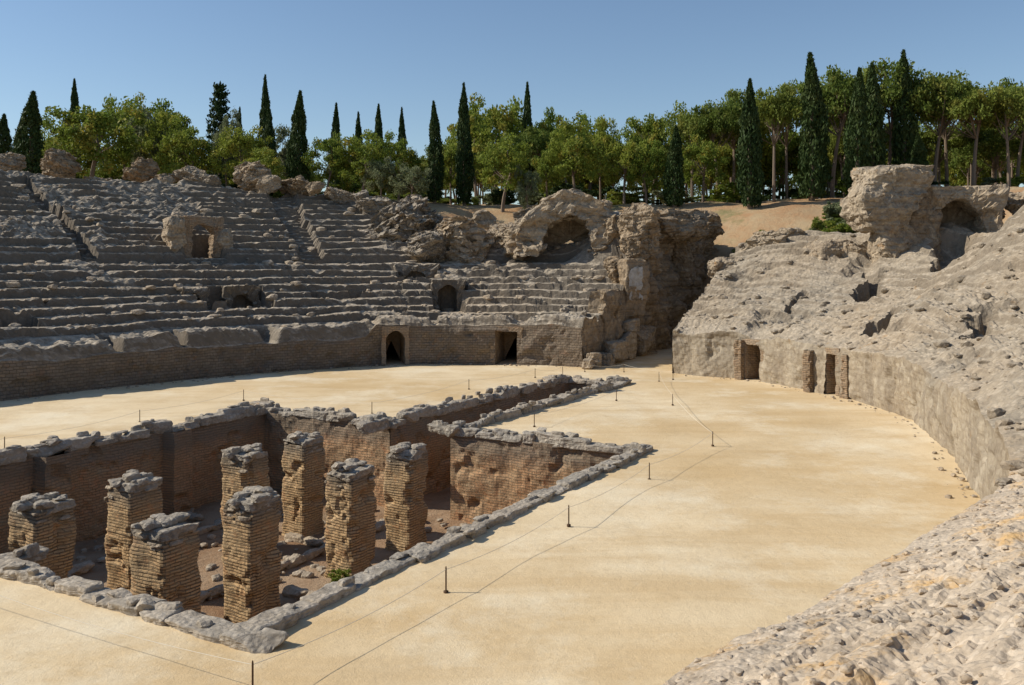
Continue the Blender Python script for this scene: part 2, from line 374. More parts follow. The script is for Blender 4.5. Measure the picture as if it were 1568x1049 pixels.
# ------------------------------------------------------------------ boundary curves
def crom(pts,n=60):
    P=np.array(pts,float); P=np.vstack([2*P[0]-P[1],P,2*P[-1]-P[-2]]); out=[]
    for i in range(1,len(P)-2):
        t=np.linspace(0,1,n,endpoint=False)[:,None]
        out.append(.5*((2*P[i])+(-P[i-1]+P[i+1])*t+(2*P[i-1]-5*P[i]+4*P[i+1]-P[i+2])*t**2+(-P[i-1]+3*P[i]-3*P[i+1]+P[i+2])*t**3))
    out.append(P[-2][None]); return np.vstack(out)
def boundary(pts,dsf):
    C=crom(pts); seg=np.linalg.norm(np.diff(C,axis=0),axis=1); S=np.concatenate([[0],np.cumsum(seg)])
    t=[0.]
    while t[-1]<S[-1]-1e-3:
        y=np.interp(t[-1],S,C[:,1]); x=np.interp(t[-1],S,C[:,0]); t.append(t[-1]+dsf(x,y))
    t[-1]=S[-1]; t=np.array(t)
    f=lambda q:np.stack([np.interp(q,S,C[:,0]),np.interp(q,S,C[:,1])],-1)
    X=f(t); T=f(np.clip(t+1.5,0,S[-1]))-f(np.clip(t-1.5,0,S[-1])); T/=np.linalg.norm(T,axis=1,keepdims=True)
    N=np.stack([-T[:,1],T[:,0]],-1)
    N*=np.sign((N*(X-np.array([-9,27]))).sum(1))[:,None]
    return t,X,N,S[-1]
Lp=[(-15,-9),(-22,-8.6),(-28.5,-6.5),(-33,-2),(-36,4.5),(-37.6,12),(-37,20),(-34.3,28.6),(-29.8,36.7),(-24,43.4),(-20,48.4),(-14.7,54.1),(-9.9,57.3),(-7.4,58.3),(-3.5,58.9),(-.3,58.6),(3.0,57.5),(4.3,56.8)]
Rp=[(9.4,54.1),(12.5,51.7),(13.8,49.6),(15.1,46.4),(16.0,44),(16.3,38.3),(15.2,32.8),(13.4,26.9),(12.5,24.3),(11.4,21.5),(9.9,18.4),(8.3,16.1),(5.5,13.2),(4,11.6),(1.6,9.2),(-1.2,6.6),(-4,3),(-7,-2),(-10,-6),(-15,-9)]
tL,XL,NL,LL=boundary(Lp,lambda x,y:.12 if y>40 else .4)
tR,XR,NR,LR=boundary(Rp,lambda x,y:.045 if (y<19 and y>5) else (.12 if y>=19 else .3))
wL=sm(tL,LL-6,LL)[:,None]; NL=NL*(1-wL)+A*wL; NL/=np.linalg.norm(NL,axis=1,keepdims=True)
wR=(1-sm(tR,0,6))[:,None]; NR=NR*(1-wR)+A*wR; NR/=np.linalg.norm(NR,axis=1,keepdims=True)
def stations(t,X,pt): return t[np.argmin(((X-np.array(pt))**2).sum(1))]
def steps(s,s0,tread,rise,z0,jit,rw=.08):
    r_=(s-s0)/tread+jit; k=np.floor(r_); f=r_-k
    return z0+rise*(k+sm(f,0,rw))+.04*f
# ---- LEFT CAVEA
s1=np.arange(0,27.01,.08)
T,Sx=np.meshgrid(tL,s1,indexing='ij')
X=XL[:,None,:]+NL[:,None,:]*Sx[...,None]
px,py=X[...,0],X[...,1]; bx=XL[:,0][:,None]+0*Sx; by=XL[:,1][:,None]+0*Sx
def wtL(x,y,t):
    f=sm(x,-9.2,-8.4)*(y>50)
    return 1.75+.75*f+fbm(P3(t,0),.5,4,21)*.22
WT=wtL(bx,by,T)
jit=fbm(P3(T*.45,Sx*.2),1,5,31,.6)*.24
fine=fbm(P3(px,py),1.6,5,33,.6); big=fbm(P3(px,py),.22,3,35)
rowid=np.floor((Sx-2.4)/1.03+jit)
low=steps(Sx,2.4,1.03,.46,2.65,jit)+vn(P3(T*.35,rowid*7.7))*.10
lin_low=2.8+(Sx-2.4)*.445
er=sm(fbm(P3(px,py),.28,5,37,.6),.15,.45)
low=low*(1-er*.65)+(lin_low+fine*.35)*er*.65
jit2=fbm(P3(T*.4,Sx*.25),1,5,41,.6)*.34
rowu=np.floor((Sx-12)/1.0+jit2)
upp=steps(Sx,12,1.0,.47,7.0,jit2)+vn(P3(T*.3,rowu*5.3))*.14; lin_up=7.2+(Sx-12)*.47
er2=np.clip(sm(fbm(P3(px,py),.2,5,43,.6),.02,.35)+sm(bx,-9,-5)*.6*(by>40),0,1)*.8
upp=upp*(1-er2)+(lin_up+fine*.55+big*.45)*er2
z=np.where(Sx<2.4,2.65,low)
z=np.where(Sx>10.7,6.35+fine*.06,z)
z=np.where(Sx>11.6,np.maximum(6.35,np.minimum(6.35+(Sx-11.6)*4,7.1)),z)
z=np.where(Sx>12.,upp,z)
for pt in ((-17.9,50.8),(-9.5,57.5),(-27,40),(-33,31)):
    t0=stations(tL,XL,pt); dt=np.abs(T-t0+fbm(P3(T*0,Sx),.4,3,int(abs(pt[0])))*.25)
    scl=1+Sx/45
    st=7+.235*np.floor((Sx-12)/.5)-.28+fine*.12
    inn=(dt*scl<.6)&(Sx>11.7)&(Sx<23.5); z=np.where(inn,st,z)
    par=(dt*scl>=.6)&(dt*scl<.85)&(Sx>11.7)&(Sx<23.5)&(fbm(P3(px,py),.6,3,77)<.25); z=np.where(par,np.maximum(z,lin_up-.08+fine*.3),z)
cap=np.interp(bx[:,0],[-40,-12,-9,-5.5,-3.5,-1,8],[12.9,12.9,12.1,10.9,9.0,7.6,7.5]); cap=np.where(by[:,0]>40,cap,12.9)[:,None]
capn=cap+fbm(P3(px,py),.35,5,51,.6)*.9
z=np.where(Sx>11,np.minimum(z,capn),z)
g=sm(T,LL-4.5,LL-2.2)*sm(Sx,9.8,11.6)
z=z+g*np.maximum(0,(9.6+fbm(P3(px,py),.5,5,53,.6)*1.0)-z)
z=np.where((T>LL-1.8)&(Sx>3.2)&(Sx<9),np.minimum(z,3.9+.28*Sx+fine*.4),z)
seglen=5.2; tt=T+1.2*np.sin(T*.4); ph=np.abs((tt/seglen)%1-.5)*seglen; gap=sm(ph,.12,.45)
arcp=np.sqrt(np.clip(1-((seglen/2-ph)/(seglen*.62))**2,0,1)); segr=vn(P3(np.floor(tt/seglen+.5)*3.7,0*T))
Hc=WT+(.30+(.50+.22*segr)*arcp*(1-.6*sm(bx,-9.2,-8.4)*(by>50)))*sm(Sx,.0,.45)+fine*.18
Hc=WT*(1-gap)+Hc*gap
cz=1-sm(Sx,1.7,2.2)
z=z*(1-cz)+np.where(Sx<2.3,Hc,z)*cz
z=z+fine*.025-np.maximum(0,fbm(P3(px,py),3.2,3,61)-.05)*.17*(Sx>.3)-np.maximum(0,fbm(P3(px,py),.7,4,63)-.4)*1.6*(Sx>2.5)
z=np.where(Sx>24.3,z-(Sx-24.3)*.9,z)
trench=[((-4.0,58.9),3.2,7.0,.9,3.0),((-14.2,54.4),4.4,7.2,2.0,2.9),((-13.9,54.7),11.2,14.6,1.1,6.7),((-5.6,58.8),7.8,9.6,1.3,4.9),((-22.5,45.3),3.2,4.4,.9,2.9),((-9.5,57.5),5.4,6.4,1.4,3.7)]
for pt,sa,sb,hw,fl in trench:
    t0=stations(tL,XL,pt); w=fbm(P3(T,Sx),1.2,4,71)*.3
    inn=(np.abs(T-t0)*(1+Sx/45)<hw+w)&(Sx>sa+w)&(Sx<sb+w); z=np.where(inn,np.minimum(z,fl+fine*.1),z)
z[:,0]=WT[:,0]
sx=fbm(P3(px,py,z),1.6,4,81,.6)*.07*(Sx>.2); 
VL=np.stack([px+NL[:,None,0]*sx,py+NL[:,None,1]*sx,z],-1)
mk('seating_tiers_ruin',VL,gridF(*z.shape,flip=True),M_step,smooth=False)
# ---- RIGHT CAVEA
s2=np.concatenate([np.arange(0,12,.07),np.arange(12,24,.14)])
T,Sx=np.meshgrid(tR,s2,indexing='ij')
X=XR[:,None,:]+NR[:,None,:]*Sx[...,None]; px,py=X[...,0],X[...,1]; bx=XR[:,0][:,None]+0*Sx; by=XR[:,1][:,None]+0*Sx
near=1-sm(by,14,22)
WTR=2.35+fbm(P3(T,0),.45,5,91,.6)*.38*(1-.5*near)+.15*sm(by,50,53)
fine=fbm(P3(px,py),1.4,6,93,.62); big=fbm(P3(px,py),.25,4,95)
slope=.36+.06*near
z=WTR+Sx*slope
jr=fbm(P3(T*.3,Sx*.25),1,5,97,.55)*.4
st=steps(Sx,1.0,1.15,1.15*.36,2.6,jr,.16)
me_=np.clip(.6+.9*fbm(P3(px,py),.2,3,99)+.25*sm(by,42,50),.15,.95)*(1-near)*sm(Sx,1,2)
z=z*(1-me_)+st*me_
amp=sm(Sx,0,1.5)
z=z+(big*.42*(1-.7*near)+fine*(.12-.05*near))*amp
led=fbm(P3(T*.22,Sx*1.4),1,4,111,.6); z=z+np.abs(led)*.30*amp*(1-.2*near)
z=z-np.maximum(0,fbm(P3(px,py),.4,4,103)-.38)*2.2*amp*(1-near)
z=np.minimum(z,8.1+big*.8+fine*.3)
z=np.minimum(z, np.where(near>.5,5.0,99))
def bump(cx,cy,rx,ry,h,p=2):
    d=((px-cx)/rx)**2+((py-cy)/ry)**2
    return h*np.exp(-d**(p/2))
z=z+bump(30.2,45.3,5.9,6.0,4.2,3)*(1+.12*fine)
z=z+bump(20,44.5,2.2,3,.7)+bump(18.5,62,5,3,.9,3)+bump(25,59,4,3,.6)
for (x0,y0,x1,y1,w,dp) in ((19.2,50.5,22.2,56,.6,1.6),(17,44.5,19.5,46.,.5,.9),(24.6,51.5,27.2,57.5,1.1,1.3),(18.5,33,22,34.5,.6,1.0),(21.5,38.5,24.5,40.5,.5,1.2),(15.5,52.5,17.5,55.5,.3,.6),(19,38,21.5,42,.4,.8)):
    d=np.array([x1-x0,y1-y0]);L=np.hypot(*d);d/=L; u=(px-x0)*d[0]+(py-y0)*d[1]; v=-(px-x0)*d[1]+(py-y0)*d[0]
    wv=fbm(P3(px,py),.9,3,105)*.5
    z=z-dp*(1-sm(np.abs(v+wv),w*.8,w*1.0))*(1-sm(np.abs(u-L/2),L/2-.5,L/2))
z=z-np.maximum(0,fbm(P3(px,py),5,3,107))*.06*amp
z=z+(np.abs(fbm(P3(px,py),9,3,109,.6))*-.06+.01)*amp*(.5+.5*near)
z[:,0]=WTR[:,0]
VR=np.stack([px,py,z],-1)
nearmask=(by[:-1,:-1]<18.5)
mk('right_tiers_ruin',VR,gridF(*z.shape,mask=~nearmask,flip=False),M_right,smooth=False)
mk('near_rubble_slope',VR,gridF(*z.shape,mask=nearmask,flip=False),M_near,smooth=False)
# ---- podium walls with doorways
def archblock(name,pos,N,W,H,D,ow,oh,mat,rough=.1,seed=0,parent=None,closed=True,dome=False,z0=0.,arch=True,rsc=1.0,back=.25):
    N=np.array(N)/np.linalg.norm(N); R=np.array([N[1],-N[0]])
    r_=ow/2 if arch else .12; nj=12; na=24; pts=[]
    for k in range(nj): pts.append((-ow/2,(oh-r_)*k/nj))
    if arch:
        for k in range(na+1): an=math.pi-math.pi*k/na; pts.append((r_*math.cos(an),oh-r_+r_*math.sin(an)))
    else:
        for k in range(na+1): u=-1+2*k/na; pts.append((u*ow/2,oh+.0))
    for k in range(nj-1,-1,-1): pts.append((ow/2,(oh-r_)*k/nj))
    q=np.array(pts)
    tq=np.linspace(0,len(q)-1,len(q)*2-1); pts=np.stack([np.interp(tq,np.arange(len(q)),q[:,0]),np.interp(tq,np.arange(len(q)),q[:,1])],-1)
    if dome: sc=1/np.sqrt((pts[:,0]/(W/2))**2+(pts[:,1]/H)**2+1e-9)
    else: sc=np.minimum((W/2)/np.maximum(np.abs(pts[:,0]),1e-6),H/np.maximum(pts[:,1],1e-6))
    out=pts*np.maximum(sc,1.02)[:,None]
    mr=max(3,int((W-ow)/2/.13)); md=max(4,int(D/.15))
    prof=[(k/mr,0) for k in range(mr)]+[(1,k/md) for k in range(md)]+[(1-k/mr,1) for k in range(mr)]+[(0,1-k/md) for k in range(md)]
    prof=np.array(prof)
    P=pts[:,None,:]*(1-prof[None,:,0:1])+out[:,None,:]*prof[None,:,0:1]
    Y=np.broadcast_to(prof[None,:,1]*D,P.shape[:2])
    V=np.stack([pos[0]+R[0]*P[...,0]+N[0]*Y,pos[1]+R[1]*P[...,0]+N[1]*Y,P[...,1]+z0],-1)
    U=np.stack([P[...,0]+Y,P[...,1]],-1)
    if rough: V=V+rugged(V,seed,rough,rsc)
    F=gridF(V.shape[0],V.shape[1],wrap_m=True)
    VV=V.reshape(-1,3); UU=U.reshape(-1,2)
    if closed:
        k=mr+md+mr+int(md*back); base=len(VV); c=V[:,k].mean(0,keepdims=True)
        idx=np.arange(V.shape[0]-1)*V.shape[1]+k
        F2=np.stack([idx,idx+V.shape[1],np.full_like(idx,base),np.full_like(idx,base+1)],-1)
        VV=np.vstack([VV,c,c+1e-4]); UU=np.vstack([UU,[[0,0]],[[0,0]]])
        F=np.vstack([F,F2])
    return mk(name,VV,F,mat,uv=UU,parent=parent,smooth=False)
def podium(t,X,N,WT,doors,mat,seed,flip,parentname):
    e=empty(parentname)
    m_=30; f=np.linspace(-.04,1,m_)
    V=np.zeros((len(t),m_,3)); zz=f[None,:]*WT[:,None]
    V[...,0]=X[:,0,None];V[...,1]=X[:,1,None];V[...,2]=zz
    d=(fbm(V,.8,5,seed,.6)*.16+fbm(V,.25,2,seed+4)*.18-np.maximum(0,fbm(V,1.2,4,seed+8)-.2)*.35)*(1-sm(f,.85,1))[None,:]
    V[...,0]-=N[:,None,0]*d; V[...,1]-=N[:,None,1]*d
    U=np.zeros((len(t),m_,2)); U[...,0]=t[:,None]; U[...,1]=zz
    tc=(t[:-1]+t[1:])/2; zc=(zz[:-1,:-1]+zz[1:,1:])/2
    mask=np.ones((len(t)-1,m_-1),bool)
    for (pt,w,h,arch) in doors:
        t0=stations(t,X,pt); du=np.abs(tc-t0)[:,None]
        top=np.where(du<w/2,(h-w/2+np.sqrt(np.clip((w/2)**2-du**2,0,1))) if arch else h,0)
        mask&=~((du<w/2)&(zc<top))
    mk('wall_face',V,gridF(len(t),m_,mask,flip=flip),mat,uv=U.reshape(-1,2),parent=e,smooth=False)
    for (pt,w,h,arch) in doors:
        i=np.argmin(np.abs(t-stations(t,X,pt))); archblock('doorway_arch',X[i]-N[i]*.07,N[i],w+.5,min(h+.28,WT[i]+.05),3.2,w*.96,h*.985,M_frame,rough=.06,seed=i,parent=e,closed=True,arch=arch,rsc=2)
    return e
podium(tL,XL,NL,WT[:,0],[((-7.4,58.3),1.25,2.15,True),((-.3,58.6),1.55,2.1,False),((-31,34.5),1.3,1.9,True)],M_podL,121,False,'podium_wall')
podium(tR,XR,NR,WTR[:,0],[((13.25,50.7),1.05,1.95,False),((15.6,45.2),.7,2.0,False)],M_podR,141,True,'podium_wall')
for (x,y,w,h,sd) in ((12.65,51.3,.5,2.2,1),(14.85,46.3,.45,2.1,2),(15.95,44.2,.4,2.1,3)):
    pillar('broken_brick_pier',(x,y),w,-.05,h,math.radians(-50),60+sd,mat=M_frame,cap=False)
def flank(name,P0,D,L,ztop,nrm,seed,mat,amp,th=0,parent=None):
    n=int(L/.11); m_=80; u=np.linspace(0,L,n); f=np.linspace(-.02,1,m_)
    zt=ztop(u); V=np.zeros((n,m_,3))
    V[...,0]=(P0[0]+D[0]*u)[:,None]; V[...,1]=(P0[1]+D[1]*u)[:,None]; V[...,2]=f[None,:]*zt[:,None]
    am=amp(u)[:,None]
    ridge=np.abs(fbm(V,.42,4,seed,.55)); d=(.5-ridge*1.9)*am+fbm(V,1.3,5,seed+5,.62)*.35*am
    q=np.round(fbm(V,.6,2,seed+9)*4)/4; d=d+q*.8*am
    V[...,0]+=nrm[0]*d; V[...,1]+=nrm[1]*d
    U=np.zeros((n,m_,2)); U[...,0]=u[:,None]; U[...,1]=V[...,2]
    return mk(name,V,gridF(n,m_),mat,uv=U.reshape(-1,2),smooth=False,parent=parent)
iL=len(tL)-1
zline=VL[iL,:,2]
def ztL(u): return np.interp(u,s1,zline)+.02
flank('gate_passage_cliff',(VL[iL,0,0],VL[iL,0,1]),A,27,ztL,-Bv,201,M_cliff,lambda u:.18+.75*sm(u,7,12))
zr=VR[0,:,2]
flank('gate_passage_wall',(9.4,54.1),A,23,lambda u:np.interp(u,s2,zr)+.01,Bv,221,M_podR,lambda u:.08+0*u)
for i,(x,y,zc,dx,dy,dz) in enumerate([(9.0,66.0,8.3,2.8,2.5,4.2),(12,70.5,9.3,5,4,2.2),(15.2,75.5,9.3,5,4,2.4),(7.6,64.2,5.6,1.8,2.0,2.4),(8.0,68.0,8.6,3.4,3,2.6),(13.2,72.2,7.2,1.8,2.5,5.6)]):
    rock('masonry_ruin',(x,y,zc),(dx,dy,dz),.6*i,300+i,6,M_cliff,rough=.2,cuts=8,p=4,rug=.5,rsc=.8)
e=empty('gate_pier_ruin')
archblock('arch',(6.6,60.4),(-.866,.5),2.6,4.6,1.0,1.2,3.1,M_cliff,rough=.35,seed=5,parent=e)
ac=Acc()
for i,(x,y,z_,dx,dy,dz) in enumerate([(5.0,56.7,.45,.8,.8,.9),(5.8,57.9,.35,1.0,.7,.8),(6.7,59.4,.7,.8,2.2,1.4),(7.6,61.6,.9,.8,2.0,1.8),(4.6,56.1,.3,.6,.6,.6),(7.9,62.4,2.2,1.2,1.6,.8),(9.2,64.4,1.0,1.0,2.0,2.0)]):
    ac.add(rockgeo((x,y,z_),(dx,dy,dz),math.radians(60)-math.pi/2,400+i,5,p=9,rough=.08,cuts=2,rug=.14,rsc=1.5))
ac.make('blocks',M_ruin,parent=e,smooth=False)
# patch of surviving wall plaster with an eroded outline
gu,gv=np.meshgrid(np.linspace(0,1,30),np.linspace(0,1,50),indexing='ij')
pxx=7.9+gu*.95; pyy=62.3+gu*.45; pzz=3.9+gv*(2.0+.3*gu)
V=P3(pxx,pyy,pzz); n_=fbm(V,1.5,4,900,.6); V[...,1]-=n_*.10
V[...,0]+=(gu-.5)*n_*.35*(np.abs(gu-.5)>.35); V[...,2]+=(gv-.5)*n_*.5*(np.abs(gv-.5)>.4)
mk('plaster_panel',V,gridF(30,50),M_white,smooth=False)
rock('masonry_ruin',(8.25,63.3,4.7),(1.9,1.4,3.9),.45,777,5,M_cliff,rough=.08,cuts=3,p=8,rug=.2)
def place(pt,s): 
    i=np.argmin(((XL-np.array(pt))**2).sum(1)); return XL[i]+NL[i]*s,NL[i]
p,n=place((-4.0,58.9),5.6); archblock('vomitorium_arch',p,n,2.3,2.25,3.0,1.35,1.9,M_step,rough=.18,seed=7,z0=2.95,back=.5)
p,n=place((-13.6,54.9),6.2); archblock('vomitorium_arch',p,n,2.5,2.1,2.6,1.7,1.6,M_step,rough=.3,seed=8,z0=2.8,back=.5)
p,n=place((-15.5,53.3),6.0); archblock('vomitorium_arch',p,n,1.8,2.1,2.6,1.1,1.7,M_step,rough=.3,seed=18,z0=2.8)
p,n=place((-13.9,54.7),12.3); archblock('brick_archway',p,n,3.0,3.0,.8,1.5,2.45,M_frame,rough=.22,seed=9,z0=6.6,closed=False,rsc=1.4)
n=n/np.linalg.norm(n); Rr_=np.array([n[1],-n[0]])
for sgn,hh in ((-1,3.2),(1,2.4)):
    c=p+Rr_*sgn*1.75+n*.8; rock('archway_wing',(c[0],c[1],6.4+hh/2),(1.2,2.2,hh),math.atan2(Rr_[1],Rr_[0]),810+sgn,5,M_ruin,rough=.1,cuts=4,p=6,rug=.25,rsc=1.2)
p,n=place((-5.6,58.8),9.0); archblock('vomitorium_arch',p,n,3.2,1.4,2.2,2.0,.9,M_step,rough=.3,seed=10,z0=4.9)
archblock('vault_ruin',(4.0,67.6),(.1,1),7.6,4.7,4.4,4.2,2.9,M_ruin,rough=.65,seed=14,z0=6.9,dome=True,rsc=.7,back=.1)
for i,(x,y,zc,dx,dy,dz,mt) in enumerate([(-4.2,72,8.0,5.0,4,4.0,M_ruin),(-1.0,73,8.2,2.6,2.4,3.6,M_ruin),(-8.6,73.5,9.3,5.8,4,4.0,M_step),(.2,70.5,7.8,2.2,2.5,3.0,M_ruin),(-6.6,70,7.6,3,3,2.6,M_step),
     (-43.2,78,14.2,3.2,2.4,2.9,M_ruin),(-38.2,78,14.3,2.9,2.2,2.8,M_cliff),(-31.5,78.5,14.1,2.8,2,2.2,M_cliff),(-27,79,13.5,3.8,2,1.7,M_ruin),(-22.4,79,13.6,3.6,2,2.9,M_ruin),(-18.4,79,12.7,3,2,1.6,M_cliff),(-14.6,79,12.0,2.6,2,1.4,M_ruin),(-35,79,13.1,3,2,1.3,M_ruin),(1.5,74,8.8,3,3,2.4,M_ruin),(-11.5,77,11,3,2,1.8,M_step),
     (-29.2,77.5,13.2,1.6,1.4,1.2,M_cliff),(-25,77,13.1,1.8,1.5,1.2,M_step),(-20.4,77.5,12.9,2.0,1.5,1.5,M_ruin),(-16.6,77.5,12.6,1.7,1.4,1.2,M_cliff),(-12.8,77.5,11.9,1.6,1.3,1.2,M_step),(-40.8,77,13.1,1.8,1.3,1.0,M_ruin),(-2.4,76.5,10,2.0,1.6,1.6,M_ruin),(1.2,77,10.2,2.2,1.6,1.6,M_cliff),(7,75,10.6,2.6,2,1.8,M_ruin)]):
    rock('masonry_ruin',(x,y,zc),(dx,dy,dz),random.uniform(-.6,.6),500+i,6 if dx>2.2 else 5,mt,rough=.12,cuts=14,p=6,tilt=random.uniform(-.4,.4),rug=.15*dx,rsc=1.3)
def loft(name,rings,mat,seed,rough,p=6,parent=None):
    R=np.array(rings,float); zz=np.arange(R[0,0],R[-1,0],.09); cols=[np.interp(zz,R[:,0],R[:,k]) for k in range(6)]
    th=np.linspace(0,2*math.pi,130,endpoint=False); c,s=np.cos(th),np.sin(th); q=(np.abs(c)**p+np.abs(s)**p)**(-1/p)
    V=np.zeros((len(zz)+4,130,3))
    for i in range(len(zz)+4):
        k=min(i,len(zz)-1); sh=[1,.75,.45,.15,0][max(0,i-len(zz)+1)] if i>=len(zz) else 1
        x=c*q*cols[3][k]*sh; y=s*q*cols[4][k]*sh; a=cols[5][k]
        V[i,:,0]=cols[1][k]+x*math.cos(a)-y*math.sin(a); V[i,:,1]=cols[2][k]+x*math.sin(a)+y*math.cos(a); V[i,:,2]=zz[k]+(.04*(i-len(zz)+1) if i>=len(zz) else 0)
    V=V+rugged(V,seed,rough,.8)
    return mk(name,V,gridF(V.shape[0],130,wrap_m=True,flip=True),mat,smooth=False,parent=parent)
e=empty('tower_ruin')
loft('overhanging_mass',[(5.6,24.1,58,1.6,1.5,.2),(7.2,24.0,58,1.4,1.4,.2),(8.2,23.8,58,1.1,1.2,.2),(8.6,23.2,58,1.4,1.4,.15),(9.4,22.9,58,1.8,1.6,.15),(10.4,23.2,58,2.1,1.7,.1),(11.4,23.7,58,2.1,1.6,.05),(12.4,24.1,58,2.0,1.5,0)],M_ruin,61,.42,parent=e)
loft('brick_shoulder',[(5.6,25.6,58.4,1.3,1.4,.1),(8.5,25.4,58.4,1.2,1.3,.1),(10,25.6,58.4,1.1,1.2,.1),(11,26.0,58.4,.9,1.,.1)],M_cliff,63,.3,parent=e)
archblock('broken_vault',(27.4,56.8),(.25,1),5.2,5.2,3.0,2.7,4.4,M_ruin,rough=.42,seed=24,parent=e,z0=5.9,rsc=.8,back=.1)
loft('left_stub',[(5.2,20.6,60,1.8,1.4,.2),(7.2,20.6,60,1.5,1.2,.2),(7.9,20.8,60,.9,.9,.2)],M_ruin,67,.35,parent=e)
for i,(x,y,zc,dx,dy,dz) in enumerate([(17.6,64,7.6,3.2,2.6,2.2),(19.5,64,8.0,2.6,2.4,1.6),(22.0,59,7.0,1.6,1.2,1.3),(14.6,62.5,6.0,2.4,2,1.4),(33,58,9.8,4,3,2.0),(30,61,9.9,4,2,1.2)]):
    rock('masonry_ruin',(x,y,zc),(dx,dy,dz),random.uniform(-.6,.6),600+i,6,M_ruin,rough=.12,cuts=12,p=6,rug=.13*dx,rsc=1.2)
# ------------------------------------------------------------------ scattered rubble
def scatter(name,V,n,lo,hi,mat,cond,sub=2,seed=1):
    r_=np.random.default_rng(seed); ac=Acc(); H,Wd=V.shape[:2]; k=0; tries=0
    while k<n and tries<n*30:
        tries+=1
        i=r_.integers(0,H-1); j=r_.integers(1,Wd-1); p=V[i,j]
        if not cond(p): continue
        q=lo+(hi-lo)*r_.random()**3
        ac.add(rockgeo((p[0],p[1],p[2]+q*.08),(q*r_.uniform(.8,1.5),q,q*r_.uniform(.4,.8)),r_.uniform(0,6.3),int(r_.integers(0,99999)),sub,p=4.5,rough=.25,cuts=4)); k+=1
    ac.make(name,mat,smooth=False)
scatter('scattered_rubble',VL[:,30:300],1000,.1,.7,M_rub,lambda p:p[1]>40,2,3)
scatter('scattered_rubble',VR[:,:230],800,.08,.5,M_right,lambda p:p[1]>16,2,4)
scatter('near_pebbles',VR[:,:150],4600,.02,.11,M_near,lambda p:(p[1]<19)and(p[1]>4)and p[0]>0.5,2,5)
ac=Acc(); r_=np.random.default_rng(12)
for (XX,NN,n) in ((XL,NL,420),(XR,NR,300)):
    for k in range(n):
        i=r_.integers(0,len(XX)); d=abs(r_.normal())*.35+.1; P=XX[i]-NN[i]*d; q=.03+.14*r_.random()**3
        ac.add(rockgeo((P[0],P[1],q*.1-.02),(q*1.3,q,q*.7),r_.uniform(0,6),int(r_.integers(0,9999)),1 if q<.08 else 2,p=4,cuts=3))
ac.make('sand_debris',M_rub,smooth=False)
# ------------------------------------------------------------------ terrain
rho=np.concatenate([np.linspace(0,1.3,6),np.arange(1.34,3.2,.025),np.geomspace(3.25,70,40)]); ph=np.linspace(0,2*math.pi,360,endpoint=False)
def terr(rh,x,y):
    z=np.interp(rh,[0,1.25,1.42,1.5,1.6,1.72,1.85,1.98,2.2,2.6,3.2,8,70],[-6,-6,-.6,.6,3.2,7.0,10.0,11.6,12.5,13.0,13.5,14,14])
    return z+fbm(P3(x,y),.12,5,131)*.7*sm(rh,1.45,1.7)
EC=np.array([-10.5,24.5])
def rho_of(x,y):
    d=np.stack([np.asarray(x)-EC[0],np.asarray(y)-EC[1]],-1); return np.sqrt(((d@A)/35)**2+((d@Bv)/24.5)**2)
Rr,Pp=np.meshgrid(rho,ph,indexing='ij')
xy=EC+(Rr*np.cos(Pp)*35)[...,None]*A+(Rr*np.sin(Pp)*24.5)[...,None]*Bv
z=terr(Rr,xy[...,0],xy[...,1])
mk('ground',np.concatenate([xy,z[...,None]],-1),gridF(len(rho),len(ph),wrap_m=True),M_earth)
def gz(x,y): return float(terr(rho_of(x,y),np.array(x),np.array(y)))
